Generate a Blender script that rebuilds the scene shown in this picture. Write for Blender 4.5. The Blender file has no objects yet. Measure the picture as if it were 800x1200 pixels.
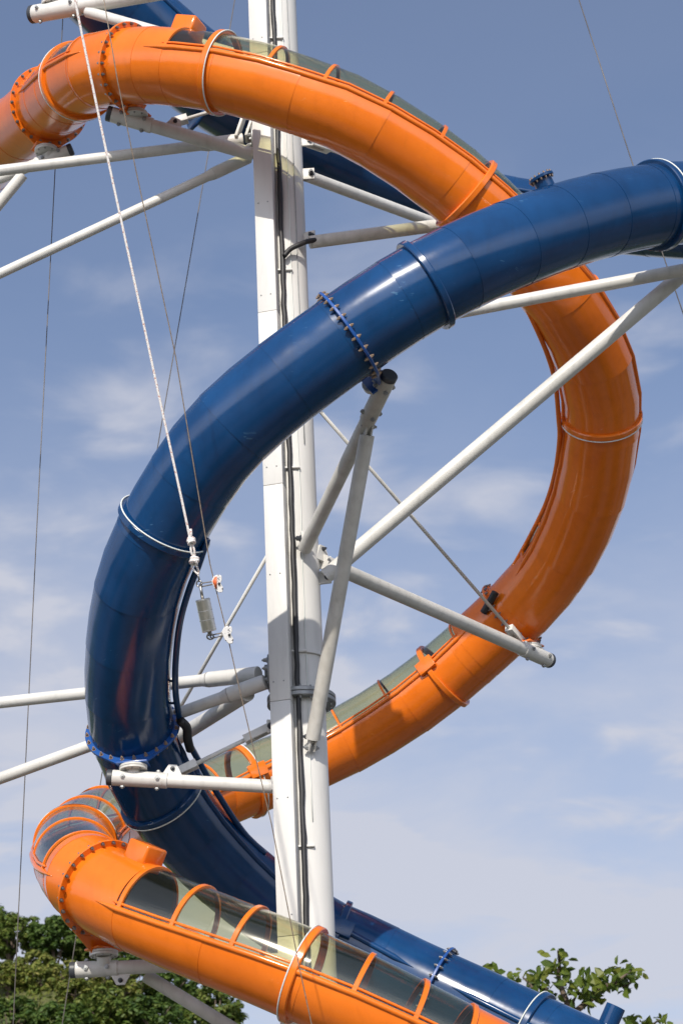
import bpy, bmesh, math, random
from mathutils import Vector, Matrix
random.seed(7)
S = bpy.context.scene
COL = S.collection
rad = math.radians

# ------------------------------------------------------------------ camera
F_PX = 2700.0                       # focal length for a 1200 px tall frame
PITCH, ROLL = rad(24.3847), rad(2.6462)
CAM = Vector((0, 0, 1.6))
FW = Vector((0, math.cos(PITCH), math.sin(PITCH)))
_u0 = Vector((0, -math.sin(PITCH), math.cos(PITCH))); _r0 = Vector((1, 0, 0))
RT = _r0 * math.cos(ROLL) - _u0 * math.sin(ROLL)
UP = _u0 * math.cos(ROLL) + _r0 * math.sin(ROLL)
def at(x, y, Z):                    # survey helper: a sight line of the photograph at a chosen distance
    return CAM + Z * (FW + RT * ((x - 400) / F_PX) + UP * ((600 - y) / F_PX))
def proj(w):
    d = w - CAM; z = d.dot(FW)
    return 400 + F_PX * d.dot(RT) / z, 600 - F_PX * d.dot(UP) / z, z
cam = bpy.data.cameras.new('camera'); co = bpy.data.objects.new('camera', cam); COL.objects.link(co)
m = Matrix((RT, UP, -FW)).transposed().to_4x4(); m.translation = CAM; co.matrix_world = m
cam.sensor_fit = 'VERTICAL'; cam.sensor_height = 36; cam.lens = 36 * F_PX / 1200
cam.clip_start = 0.5; cam.clip_end = 20000
cam.dof.use_dof = True; cam.dof.focus_distance = 27.5; cam.dof.aperture_fstop = 2.8
S.camera = co

# ------------------------------------------------------------------ light
SUN_E, SUN_A = rad(33.5), rad(-10)    # elevation; azimuth off the direction behind the camera (negative: to the left)
sd = Vector((math.sin(SUN_A) * math.cos(SUN_E), -math.cos(SUN_A) * math.cos(SUN_E), math.sin(SUN_E)))
sl = bpy.data.lights.new('sun', 'SUN'); so = bpy.data.objects.new('sun', sl); COL.objects.link(so)
sl.energy = 4.4; sl.angle = rad(0.55); sl.color = (1, .93, .83)
so.rotation_euler = (-sd).to_track_quat('-Z', 'Y').to_euler()

# ------------------------------------------------------------------ materials
def nt(name):
    mt = bpy.data.materials.new(name); mt.use_nodes = True
    t = mt.node_tree; t.nodes.clear()
    o = t.nodes.new('ShaderNodeOutputMaterial')
    return mt, t, o
def N(t, kind, **k):
    n = t.nodes.new(kind)
    for a, v in k.items():
        if a.startswith('i_'): n.inputs[a[2:].replace('_', ' ')].default_value = v
        else: setattr(n, a, v)
    return n
def ramp(t, src, stops):
    r = t.nodes.new('ShaderNodeValToRGB'); e = r.color_ramp.elements
    while len(e) < len(stops): e.new(.5)
    for el, (p, c) in zip(e, stops): el.position = p; el.color = (*c, 1) if len(c) == 3 else c
    t.links.new(src, r.inputs[0]); return r
def noise(t, scale, detail=4, rough=.55, vec=None, stretch=None):
    n = N(t, 'ShaderNodeTexNoise', i_Scale=scale, i_Detail=detail, i_Roughness=rough)
    tc = t.nodes.new('ShaderNodeTexCoord'); v = tc.outputs['Object']
    if stretch:
        mp = t.nodes.new('ShaderNodeMapping'); mp.inputs['Scale'].default_value = stretch
        t.links.new(v, mp.inputs[0]); v = mp.outputs[0]
    t.links.new(v, n.inputs['Vector']); return n
def paint(name, c1, c2, rough=.3,  rough2=None, coat=0, scale=1.5, bump=0, metal=0, scr=None, stretch=None, spec=.5, runs=0):
    mt, t, o = nt(name); L = t.links
    p = N(t, 'ShaderNodeBsdfPrincipled'); L.new(p.outputs[0], o.inputs[0])
    n1 = noise(t, scale, 6, .6, stretch=stretch)
    r = ramp(t, n1.outputs[0], [(.35, c1), (.68, c2)]); base = r.outputs[0]
    if scr:                         # pale scuffs and scratches that belong to the surface
        a = noise(t, 2.2, 3, .5); b = noise(t, 9, 2, .5, stretch=(1, .25, 5))
        ra = ramp(t, a.outputs[0], [(.60, (0, 0, 0)), (.68, (1, 1, 1))]); rb = ramp(t, b.outputs[0], [(.66, (0, 0, 0)), (.70, (1, 1, 1))])
        mm = N(t, 'ShaderNodeMath', operation='MULTIPLY'); L.new(ra.outputs[0], mm.inputs[0]); L.new(rb.outputs[0], mm.inputs[1])
        m2 = N(t, 'ShaderNodeMath', operation='MULTIPLY'); L.new(mm.outputs[0], m2.inputs[0]); m2.inputs[1].default_value = .35
        mx = N(t, 'ShaderNodeMix', data_type='RGBA'); L.new(m2.outputs[0], mx.inputs[0]); L.new(base, mx.inputs[6]); mx.inputs[7].default_value = (*scr, 1)
        base = mx.outputs[2]
    if runs:                        # rain streaks and faded patches in the finish
        a = noise(t, 3.0, 5, .6, stretch=(2.6, 2.6, .28)); b = noise(t, .55, 4, .6)
        ra = ramp(t, a.outputs[0], [(.50, (1, 1, 1)), (.74, (1 - runs,) * 3)]); rb = ramp(t, b.outputs[0], [(.36, (1 - runs * .6,) * 3), (.62, (1, 1, 1))])
        for r_ in (ra, rb):
            mx = N(t, 'ShaderNodeMix', data_type='RGBA', blend_type='MULTIPLY'); mx.inputs[0].default_value = 1; L.new(base, mx.inputs[6]); L.new(r_.outputs[0], mx.inputs[7]); base = mx.outputs[2]
    L.new(base, p.inputs['Base Color'])
    n2 = noise(t, scale * 3.1, 5, .6)
    mr = N(t, 'ShaderNodeMapRange'); L.new(n2.outputs[0], mr.inputs[0])
    mr.inputs[1].default_value = .3; mr.inputs[2].default_value = .7
    mr.inputs[3].default_value = rough; mr.inputs[4].default_value = rough2 or rough * 1.35
    L.new(mr.outputs[0], p.inputs['Roughness'])
    p.inputs['Metallic'].default_value = metal; p.inputs['Coat Weight'].default_value = coat; p.inputs['Coat Roughness'].default_value = .12
    p.inputs['Specular IOR Level'].default_value = spec
    if bump:
        n3 = noise(t, 5, 3, .5); bp = N(t, 'ShaderNodeBump', i_Strength=bump, i_Distance=.02)
        L.new(n3.outputs[0], bp.inputs['Height']); L.new(bp.outputs[0], p.inputs['Normal'])
    return mt
M = {}
M['orange'] = paint('orange_gelcoat', (.76, .162, .009), (.84, .194, .014), .13, .22, .12, 1.1, .012, scr=(.9, .45, .2), runs=.09)
M['blue'] = paint('blue_gelcoat', (.003, .038, .124), (.005, .053, .164), .14, .23, .1, 1.1, .012, scr=(.14, .32, .5), runs=.16)
M['bluetrim'] = paint('blue_trim', (.01, .07, .27), (.014, .085, .32), .3, .4, .2)
M['white'] = paint('white_paint', (.64, .63, .585), (.70, .69, .655), .34, .5, 0, 2.3, .012, spec=.4, runs=.16)
M['colwhite'] = paint('column_paint', (.63, .62, .585), (.69, .68, .65), .36, .5, 0, 1.2, .02, stretch=(1, 1, .25), spec=.4, runs=.12)
M['greywhite'] = paint('greyish_white', (.54, .52, .465), (.66, .645, .595), .45, .6, 0, 3, .012, spec=.3, runs=.2)  # greyer white with wider mottling and stronger streaks
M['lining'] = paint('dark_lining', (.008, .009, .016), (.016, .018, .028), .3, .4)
M['ribshade'] = paint('rib_inside_shade', (.07, .014, .006), (.11, .022, .01), .4, .5)  # unlit inner side of the ribs: shade put into a darker colour
M['gasket'] = paint('pale_gasket', (.62, .66, .62), (.78, .80, .76), .5, .6)
M['black'] = paint('black_rubber', (.012, .012, .013), (.03, .03, .032), .45, .6)
M['capgrey'] = paint('grey_plastic_cap', (.035, .04, .048), (.06, .065, .075), .4, .5)
M['steel'] = paint('bolt_steel', (.20, .195, .19), (.42, .41, .40), .28, .42, metal=.9, scale=8)
M['brass'] = paint('bronze_bolt', (.30, .21, .14), (.46, .34, .25), .36, .45, metal=.7, scale=8)
M['galv'] = paint('galvanised_steel', (.22, .23, .23), (.38, .39, .39), .4, .55, metal=.4, scale=5)
M['weight'] = paint('brushed_steel', (.62, .59, .53), (.74, .71, .65), .26, .36, metal=1, scale=3)
M['cable'] = paint('steel_cable', (.10, .09, .085), (.2, .18, .16), .45, .6, metal=.3, scale=2)
M['browncord'] = paint('brown_cord', (.16, .12, .09), (.3, .24, .18), .7, .8, scale=30)
M['rope'] = paint('white_rope', (.55, .5, .46), (.86, .83, .8), .75, .85, scale=28)
M['flecked'] = paint('flecked_plastic', (.75, .74, .72), (.78, .77, .75), .4, .5)
M['redpaint'] = paint('red_plastic', (.7, .12, .04), (.8, .18, .06), .4, .5)
def rope_flecks():
    mt = M['rope']; t = mt.node_tree; p = [n for n in t.nodes if n.type == 'BSDF_PRINCIPLED'][0]
    n = noise(t, 60, 1, .5); r = ramp(t, n.outputs[0], [(.56, (.82, .79, .76)), (.68, (.55, .27, .22))])
    t.links.new(r.outputs[0], p.inputs['Base Color'])
rope_flecks()
def spots():
    mt = M['flecked']; t = mt.node_tree; p = [n for n in t.nodes if n.type == 'BSDF_PRINCIPLED'][0]
    n = noise(t, 45, 1, .5); r = ramp(t, n.outputs[0], [(.60, (.8, .79, .77)), (.63, (.04, .03, .05))])
    t.links.new(r.outputs[0], p.inputs['Base Color'])
spots()
def pane_mat(name, tint):
    mt, t, o = nt(name); L = t.links
    tr = N(t, 'ShaderNodeBsdfTransparent'); tr.inputs[0].default_value = (*tint, 1)
    gl = N(t, 'ShaderNodeBsdfGlossy'); gl.inputs['Roughness'].default_value = .11; gl.inputs[0].default_value = (1, 1, 1, 1)
    lw = N(t, 'ShaderNodeLayerWeight'); lw.inputs[0].default_value = .5; pw = N(t, 'ShaderNodeMath', operation='POWER'); L.new(lw.outputs['Facing'], pw.inputs[0]); pw.inputs[1].default_value = 4.5
    fr = N(t, 'ShaderNodeMath', operation='MULTIPLY_ADD'); L.new(pw.outputs[0], fr.inputs[0]); fr.inputs[1].default_value = .8; fr.inputs[2].default_value = .045
    df = N(t, 'ShaderNodeBsdfDiffuse'); df.inputs[0].default_value = (.30, .32, .22, 1)
    m0 = N(t, 'ShaderNodeMixShader'); m0.inputs[0].default_value = .014
    L.new(tr.outputs[0], m0.inputs[1]); L.new(df.outputs[0], m0.inputs[2])
    mx = N(t, 'ShaderNodeMixShader'); L.new(fr.outputs[0], mx.inputs[0]); L.new(m0.outputs[0], mx.inputs[1]); L.new(gl.outputs[0], mx.inputs[2])
    L.new(mx.outputs[0], o.inputs[0]); return mt
M['pane'] = pane_mat('tinted_acrylic', (.91, .90, .775))
def leaf_mat(name, cols, trans=.3, rough=.5):
    mt, t, o = nt(name); L = t.links
    g = N(t, 'ShaderNodeNewGeometry')
    r = ramp(t, g.outputs['Random Per Island'], [(i / (len(cols) - 1), c) for i, c in enumerate(cols)])
    p = N(t, 'ShaderNodeBsdfPrincipled'); p.inputs['Roughness'].default_value = rough; p.inputs['Specular IOR Level'].default_value = .3
    L.new(r.outputs[0], p.inputs['Base Color'])
    tl = N(t, 'ShaderNodeBsdfTranslucent'); L.new(r.outputs[0], tl.inputs[0])
    mx = N(t, 'ShaderNodeMixShader'); mx.inputs[0].default_value = trans
    L.new(p.outputs[0], mx.inputs[1]); L.new(tl.outputs[0], mx.inputs[2]); L.new(mx.outputs[0], o.inputs[0]); return mt
M['leafdark'] = leaf_mat('dark_foliage', [(.035, .07, .014), (.06, .11, .02), (.085, .14, .025), (.12, .165, .03)])
M['leafmid'] = leaf_mat('mid_foliage', [(.055, .095, .016), (.09, .14, .024), (.135, .18, .032), (.18, .20, .045)])
M['leaflight'] = leaf_mat('light_undergrowth', [(.09, .13, .02), (.14, .18, .03), (.19, .21, .04), (.24, .22, .06)])
M['leafbroad'] = leaf_mat('broad_leaves', [(.045, .08, .012), (.08, .125, .017), (.12, .165, .022), (.17, .19, .03)], .35, .4)
M['bark'] = paint('bark', (.07, .05, .035), (.16, .12, .085), .8, .95, 0, 4, .3)
def ground_mat():
    mt, t, o = nt('pale_paving'); L = t.links
    p = N(t, 'ShaderNodeBsdfPrincipled', i_Roughness=.85); L.new(p.outputs[0], o.inputs[0])
    n = noise(t, .09, 5, .6); r = ramp(t, n.outputs[0], [(.44, (.23, .215, .20)), (.50, (.15, .14, .13)), (.54, (.05, .075, .025)), (.7, (.035, .06, .016))])
    n2 = noise(t, 3, 6, .6); mx = N(t, 'ShaderNodeMix', data_type='RGBA', blend_type='MULTIPLY'); mx.inputs[0].default_value = .5
    L.new(r.outputs[0], mx.inputs[6]); L.new(n2.outputs[0], mx.inputs[7]); L.new(mx.outputs[2], p.inputs['Base Color']); return mt
M['ground'] = ground_mat()
M['woods'] = paint('wooded_hill', (.018, .035, .010), (.05, .075, .022), .95, 1, 0, .25, .3)
M['hill'] = paint('hill_soil', (.05, .08, .02), (.12, .12, .04), .9, .95, 0, .5)

# ------------------------------------------------------------------ world: daylight sky with thin drifting cloud
def world():
    w = bpy.data.worlds.new('World'); S.world = w; w.use_nodes = True
    t = w.node_tree; t.nodes.clear(); L = t.links
    o = N(t, 'ShaderNodeOutputWorld'); bg = N(t, 'ShaderNodeBackground'); L.new(bg.outputs[0], o.inputs[0])
    bg.inputs[1].default_value = SKY_STRENGTH
    sk = N(t, 'ShaderNodeTexSky', sky_type='NISHITA', sun_disc=False, sun_elevation=SUN_E, air_density=1.0, dust_density=.5, ozone_density=2.6)
    sk.sun_rotation = math.atan2(sd.x, sd.y)
    tc = N(t, 'ShaderNodeTexCoord'); vec = tc.outputs['Generated']
    sep = N(t, 'ShaderNodeSeparateXYZ'); L.new(vec, sep.inputs[0])
    # project the view direction on a cloud deck so bands flatten towards the horizon
    az = N(t, 'ShaderNodeMath', operation='MAXIMUM'); L.new(sep.outputs[2], az.inputs[0]); az.inputs[1].default_value = .06
    ad = N(t, 'ShaderNodeMath', operation='ADD'); L.new(az.outputs[0], ad.inputs[0]); ad.inputs[1].default_value = .12
    dv = N(t, 'ShaderNodeVectorMath', operation='DIVIDE'); L.new(vec, dv.inputs[0])
    cb = N(t, 'ShaderNodeCombineXYZ'); [L.new(ad.outputs[0], cb.inputs[i]) for i in range(3)]; L.new(cb.outputs[0], dv.inputs[1])
    def cloud(scale, det, rough, lo, hi, off, st):
        mp = N(t, 'ShaderNodeMapping'); mp.inputs['Location'].default_value = off; mp.inputs['Scale'].default_value = st
        L.new(dv.outputs[0], mp.inputs[0])
        n = N(t, 'ShaderNodeTexNoise', i_Scale=scale, i_Detail=det, i_Roughness=rough, i_Distortion=.35); L.new(mp.outputs[0], n.inputs['Vector'])
        r = N(t, 'ShaderNodeMapRange', interpolation_type='SMOOTHSTEP'); L.new(n.outputs[0], r.inputs[0])
        r.inputs[1].default_value = lo; r.inputs[2].default_value = hi; return r.outputs[0]
    veil = cloud(2.6, 7, .55, .30, .75, (3.1, 1.7, .4), (1, 1, 1))
    puff = cloud(6.5, 8, .5, .46, .80, PUFF_OFF, (1, 1.3, 1))
    # cloud cover thickens towards the horizon
    hm = N(t, 'ShaderNodeMapRange', interpolation_type='SMOOTHSTEP'); L.new(sep.outputs[2], hm.inputs[0])
    hm.inputs[1].default_value = .52; hm.inputs[2].default_value = .20; hm.inputs[3].default_value = .06; hm.inputs[4].default_value = 1.0
    hp = N(t, 'ShaderNodeMapRange', interpolation_type='SMOOTHSTEP'); L.new(sep.outputs[2], hp.inputs[0])
    hp.inputs[1].default_value = .57; hp.inputs[2].default_value = .44
    def mul(a, b, k=1.0):
        m1 = N(t, 'ShaderNodeMath', operation='MULTIPLY'); L.new(a, m1.inputs[0]); L.new(b, m1.inputs[1])
        m2 = N(t, 'ShaderNodeMath', operation='MULTIPLY'); L.new(m1.outputs[0], m2.inputs[0]); m2.inputs[1].default_value = k
        return m2.outputs[0]
    v1 = mul(veil, hm.outputs[0], .72); v2 = mul(puff, hp.outputs[0], .85)
    base = N(t, 'ShaderNodeMath', operation='MULTIPLY_ADD'); L.new(hm.outputs[0], base.inputs[0]); base.inputs[1].default_value = .56; base.inputs[2].default_value = .06
    a1 = N(t, 'ShaderNodeMath', operation='ADD'); L.new(v1, a1.inputs[0]); L.new(v2, a1.inputs[1])
    a2 = N(t, 'ShaderNodeMath', operation='ADD', use_clamp=True); L.new(a1.outputs[0], a2.inputs[0]); L.new(base.outputs[0], a2.inputs[1])
    m3 = N(t, 'ShaderNodeMath', operation='MULTIPLY'); L.new(a2.outputs[0], m3.inputs[0]); m3.inputs[1].default_value = .9
    mx = N(t, 'ShaderNodeMix', data_type='RGBA'); L.new(m3.outputs[0], mx.inputs[0]); tn = N(t, 'ShaderNodeMix', data_type='RGBA', blend_type='MULTIPLY'); tn.inputs[0].default_value = 1; L.new(sk.outputs[0], tn.inputs[6]); tn.inputs[7].default_value = (1.23, 1.18, 1.23, 1); L.new(tn.outputs[2], mx.inputs[6]); 
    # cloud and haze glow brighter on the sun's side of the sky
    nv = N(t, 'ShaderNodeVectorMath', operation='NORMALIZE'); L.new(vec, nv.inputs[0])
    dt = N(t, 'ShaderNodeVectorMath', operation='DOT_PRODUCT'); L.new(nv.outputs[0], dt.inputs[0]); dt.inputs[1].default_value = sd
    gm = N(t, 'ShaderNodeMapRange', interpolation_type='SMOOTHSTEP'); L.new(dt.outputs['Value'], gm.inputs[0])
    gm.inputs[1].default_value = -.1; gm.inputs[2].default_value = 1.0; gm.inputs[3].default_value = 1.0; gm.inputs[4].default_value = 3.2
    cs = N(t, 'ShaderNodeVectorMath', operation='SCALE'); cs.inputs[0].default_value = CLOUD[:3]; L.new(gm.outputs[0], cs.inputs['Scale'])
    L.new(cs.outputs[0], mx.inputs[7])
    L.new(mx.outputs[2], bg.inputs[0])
PUFF_OFF = (4.83, 2.49, 4)
SKY_STRENGTH = .105
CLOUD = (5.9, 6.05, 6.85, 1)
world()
vs = S.view_settings; vs.view_transform = 'Standard'; vs.look = 'None'; vs.exposure = 0; vs.gamma = 1; vs.use_curve_mapping = False

# ------------------------------------------------------------------ object helpers
def thing(name, label, cat, loc, group=None):
    o = bpy.data.objects.new(name, None); COL.objects.link(o); o.location = loc; o.empty_display_size = .2
    o['label'] = label; o['category'] = cat
    if group: o['group'] = group
    return o
def root_loc(p):
    while p.parent: p = p.parent
    return Vector(p.location)
def obj(name, bm, mat, parent=None, smooth=True, label=None, mat2=None):
    me = bpy.data.meshes.new(name)
    if parent is not None: bmesh.ops.translate(bm, verts=bm.verts, vec=-root_loc(parent))
    if smooth:
        bmesh.ops.recalc_face_normals(bm, faces=bm.faces)
        for f in bm.faces: f.smooth = True
    bm.to_mesh(me); bm.free(); me.materials.append(mat)
    if mat2: me.materials.append(mat2)
    o = bpy.data.objects.new(name, me); COL.objects.link(o)
    if parent is not None: o.parent = parent
    if label: o['label'] = label
    return o
def tagged(o, label, cat, group=None):
    o['label'] = label; o['category'] = cat
    if group: o['group'] = group
    return o
def sharpen(bm, ang=rad(35)):
    bmesh.ops.recalc_face_normals(bm, faces=bm.faces); bm.normal_update()
    for e in bm.edges:
        if len(e.link_faces) == 2:
            try:
                if e.calc_face_angle() > ang: e.smooth = False
            except ValueError: pass
def frame_of(T):
    T = T.normalized(); a = Vector((0, 0, 1)) if abs(T.z) < .95 else Vector((0, 1, 0))
    X = T.cross(a).normalized(); Y = X.cross(T).normalized()
    return T, X, Y
def cyl(bm, a, b, r0, r1=None, n=20, cap=True, chamfer=0):
    r1 = r0 if r1 is None else r1
    T, X, Y = frame_of(b - a); L = (b - a).length
    prof = [(0, r0), (L, r1)]
    if chamfer: prof = [(0, r0 - chamfer), (chamfer, r0), (L - chamfer, r1), (L, r1 - chamfer)]
    rings = []
    for d, r in prof:
        rings.append([bm.verts.new(a + T * d + (X * math.cos(2 * math.pi * i / n) + Y * math.sin(2 * math.pi * i / n)) * r) for i in range(n)])
    for A, B in zip(rings, rings[1:]):
        for i in range(n): bm.faces.new((A[i], A[(i + 1) % n], B[(i + 1) % n], B[i]))
    if cap: bm.faces.new(rings[0][::-1]); bm.faces.new(rings[-1])
def tube(bm, pts, r, n=10, cap=True, rr=None):
    rings = []
    for i, p in enumerate(pts):
        T = (pts[min(i + 1, len(pts) - 1)] - pts[max(i - 1, 0)])
        T, X, Y = frame_of(T); q = rr[i] if rr else r
        rings.append([bm.verts.new(p + (X * math.cos(2 * math.pi * k / n) + Y * math.sin(2 * math.pi * k / n)) * q) for k in range(n)])
    for A, B in zip(rings, rings[1:]):
        for i in range(n): bm.faces.new((A[i], A[(i + 1) % n], B[(i + 1) % n], B[i]))
    if cap: bm.faces.new(rings[0][::-1]); bm.faces.new(rings[-1])
def box(bm, c, X, Y, Z, bev=0):                         # centre and three half-axis vectors
    tmp = bmesh.new()
    v = [tmp.verts.new(c + X * sx + Y * sy + Z * sz) for sx in (-1, 1) for sy in (-1, 1) for sz in (-1, 1)]
    for f in ((0, 1, 3, 2), (4, 6, 7, 5), (0, 4, 5, 1), (2, 3, 7, 6), (0, 2, 6, 4), (1, 5, 7, 3)): tmp.faces.new([v[i] for i in f])
    bmesh.ops.recalc_face_normals(tmp, faces=tmp.faces)
    if bev: bmesh.ops.bevel(tmp, geom=list(tmp.edges), offset=bev, segments=2, affect='EDGES', profile=.5)
    me = bpy.data.meshes.new('tmp'); tmp.to_mesh(me); tmp.free(); bm.from_mesh(me); bpy.data.meshes.remove(me)
def prism(bm, poly, c, X, Y, Tn, th):                   # 2-D outline extruded along Tn
    A = [bm.verts.new(c + X * x + Y * y - Tn * (th / 2)) for x, y in poly]; B = [bm.verts.new(c + X * x + Y * y + Tn * (th / 2)) for x, y in poly]
    fa = bm.faces.new(A[::-1]); fb = bm.faces.new(B); n = len(poly)
    for i in range(n): bm.faces.new((A[i], A[(i + 1) % n], B[(i + 1) % n], B[i]))
    bmesh.ops.recalc_face_normals(bm, faces=bm.faces)
def spline(ctrl, per=8):
    out = []; n = len(ctrl)
    for i in range(n - 1):
        p0 = ctrl[max(i - 1, 0)]; p1 = ctrl[i]; p2 = ctrl[i + 1]; p3 = ctrl[min(i + 2, n - 1)]
        for k in range(per):
            t = k / per
            out.append(.5 * ((2 * p1) + (p2 - p0) * t + (2 * p0 - 5 * p1 + 4 * p2 - p3) * t * t + (3 * p1 - p0 - 3 * p2 + p3) * t ** 3))
    out.append(ctrl[-1]); return out

# ------------------------------------------------------------------ tube slides
class Path:
    """Centre line made of straight lengths of fibreglass tube, one mitre per node."""
    def __init__(s, pts, step, bank=None, radius=None):
        d = spline([Vector(p) for p in pts], 6); L = [0]
        for a, b in zip(d, d[1:]): L.append(L[-1] + (b - a).length)
        n = max(2, round(L[-1] / step)); s.h = L[-1] / n; s.n = n; s.len = L[-1]
        s.P = []; j = 0
        for k in range(n + 1):
            q = min(k * s.h, L[-1] - 1e-6)
            while j < len(L) - 2 and L[j + 1] < q: j += 1
            f = (q - L[j]) / max(L[j + 1] - L[j], 1e-9); s.P.append(d[j].lerp(d[j + 1], f))
        s.T, s.U, s.S, s.R = [], [], [], []
        for k in range(n + 1):
            T = (s.P[min(k + 1, n)] - s.P[max(k - 1, 0)]).normalized()
            U = (Vector((0, 0, 1)) - T * T.z).normalized(); X = T.cross(U).normalized()
            b = bank(k * s.h) if bank else 0
            U, X = U * math.cos(b) + X * math.sin(b), X * math.cos(b) - U * math.sin(b)
            s.T.append(T); s.U.append(U); s.S.append(X); s.R.append(radius(s.P[k], k * s.h) if radius else 0)
    def s_at(s, x, y):                                   # arc length nearest to a sight line of the survey
        best = (1e9, 0)
        for i in range(s.n * 12 + 1):
            q = i * s.h / 12; px, py, _ = proj(s.c(q)); d = (px - x) ** 2 + (py - y) ** 2
            if s.smin <= q <= s.smax and d < best[0]: best = (d, q)
        return best[1]
    smin, smax = -1, 1e9; every = 2
    def kf(s, q):
        q = max(0, min(q, s.len - 1e-6)); k = int(q / s.h); return k, q / s.h - k
    def c(s, q): k, f = s.kf(q); return s.P[k].lerp(s.P[k + 1], f)
    def fr(s, q):
        k, f = s.kf(q); T = (s.P[k + 1] - s.P[k]).normalized()
        U = s.U[k].lerp(s.U[k + 1], f); U = (U - T * U.dot(T)).normalized(); return T, U, T.cross(U).normalized()
    def rad_at(s, q): k, f = s.kf(q); return s.R[k] * (1 - f) + s.R[k + 1] * f
    def node_pt(s, k, th, dr): return s.P[k] + (s.U[k] * math.cos(th) + s.S[k] * math.sin(th)) * (s.R[k] + dr)
    def pt(s, q, th, dr=0): k, f = s.kf(q); return s.node_pt(k, th, dr).lerp(s.node_pt(k + 1, th, dr), f)
    def stations(s, a, b):
        out = [a]; k = int(a / s.h) + 1
        while k * s.h < b - 1e-4:
            if k * s.h > a + 1e-4: out.append(k * s.h)
            k += 1
        return out + [b]
def shell(path, bm, a, b, t0, t1, th=.014, dr=0, n=52, lap=.0045, lining=False):
    """Wall of one piece of tube from arc length a to b, between two angles; laps at each mitre."""
    full = abs(t1 - t0) > 2 * math.pi - .01; m = max(4, round(n * abs(t1 - t0) / (2 * math.pi))); cnt = m if full else m + 1
    ang = [t0 + (t1 - t0) * i / m for i in range(cnt)]; st = path.stations(a, b)
    def ring(q, d): return [bm.verts.new(path.pt(q, t, d)) for t in ang]
    def link(A, B, flip=False):
        for i in range(m):
            j = (i + 1) % cnt; f = (A[i], A[j], B[j], B[i]); bm.faces.new(f if not flip else f[::-1])
    def seam(q): k = round(q / path.h); return abs(q - k * path.h) > 1e-3 or k % path.every == 0
    runs = []; cur = [st[0]]                              # lengths between two visible laps
    for q in st[1:]:
        cur.append(q)
        if seam(q) or q == st[-1]: runs.append(cur); cur = [q]
    for run in runs:
        O_r, I_r = [], []
        for i, q in enumerate(run):
            e = 1e-4 if i == 0 else (-1e-4 if i == len(run) - 1 else 0)
            d = dr + lap * (q - run[0]) / max(run[-1] - run[0], 1e-6); O_r.append(ring(q + e, d)); I_r.append(ring(q + e, dr - th))
        for A, B in zip(O_r, O_r[1:]): link(A, B)
        nf = len(bm.faces)
        for A, B in zip(I_r, I_r[1:]): link(A, B, True)
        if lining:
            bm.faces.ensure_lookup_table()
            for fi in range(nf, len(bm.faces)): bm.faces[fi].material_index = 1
        link(O_r[-1], I_r[-1]); link(I_r[0], O_r[0])
        if not full:
            for A, B, C_, D in zip(O_r, O_r[1:], I_r, I_r[1:]):
                bm.faces.new((A[0], B[0], D[0], C_[0])); bm.faces.new((B[m], A[m], C_[m], D[m]))
                for k in (0, m):
                    for P_, Q_ in ((A[k], B[k]), (C_[k], D[k])):
                        ed = bm.edges.get((P_, Q_))
                        if ed: ed.smooth = False
        for R_ in (O_r[0], O_r[-1], I_r[0], I_r[-1]):
            for i in range(m):
                ed = bm.edges.get((R_[i], R_[(i + 1) % cnt]))
                if ed: ed.smooth = False
def hoop(path, bm, q, w, r0, r1, t0=0, t1=2 * math.pi, n=56, bev=.012, inner=False):
    """Raised ring of rectangular section round the tube (or part of it)."""
    full = abs(t1 - t0) > 2 * math.pi - .01; T, U, X = path.fr(q); c = path.c(q); R = path.rad_at(q)
    m = max(6, round(n * abs(t1 - t0) / (2 * math.pi))); cnt = m if full else m + 1
    prof = [(-w / 2, r0), (-w / 2, r1 - bev), (-w / 2 + bev, r1), (w / 2 - bev, r1), (w / 2, r1 - bev), (w / 2, r0)]
    rings = []
    for i in range(cnt):
        t = t0 + (t1 - t0) * i / m; d = U * math.cos(t) + X * math.sin(t)
        rings.append([bm.verts.new(c + T * x + d * (R + r)) for x, r in prof])
    k = len(prof)
    for i in range(m):
        A, B = rings[i], rings[(i + 1) % cnt]
        for j in range(k):
            f = bm.faces.new((A[j], A[(j + 1) % k], B[(j + 1) % k], B[j]))
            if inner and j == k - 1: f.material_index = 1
    if not full: bm.faces.new(rings[0][::-1]); bm.faces.new(rings[-1])
    sharpen(bm)
def bolt_mesh():
    bm = bmesh.new(); z = Vector((0, 0, 1)); o = Vector((0, 0, 0))
    for s in (1, -1):
        cyl(bm, z * .012 * s, z * .022 * s, .027, n=14); cyl(bm, z * .022 * s, z * .05 * s, .0205, .019, n=6); cyl(bm, z * .05 * s, z * .066 * s, .011, n=8)
    bmesh.ops.recalc_face_normals(bm, faces=bm.faces); sharpen(bm)
    me = bpy.data.meshes.new('bolt')
    for f in bm.faces: f.smooth = True
    bm.to_mesh(me); bm.free(); return me
BOLT = {}
def put_bolt(parent, pos, T, mat, scale=.95):
    if mat not in BOLT:
        me = bolt_mesh(); me.materials.append(M[mat]); BOLT[mat] = me
    o = bpy.data.objects.new('bolt', BOLT[mat]); COL.objects.link(o); o.parent = parent
    o.location = pos - root_loc(parent); o.rotation_euler = T.to_track_quat('Z', 'Y').to_euler(); o.scale = (scale,) * 3
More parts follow.
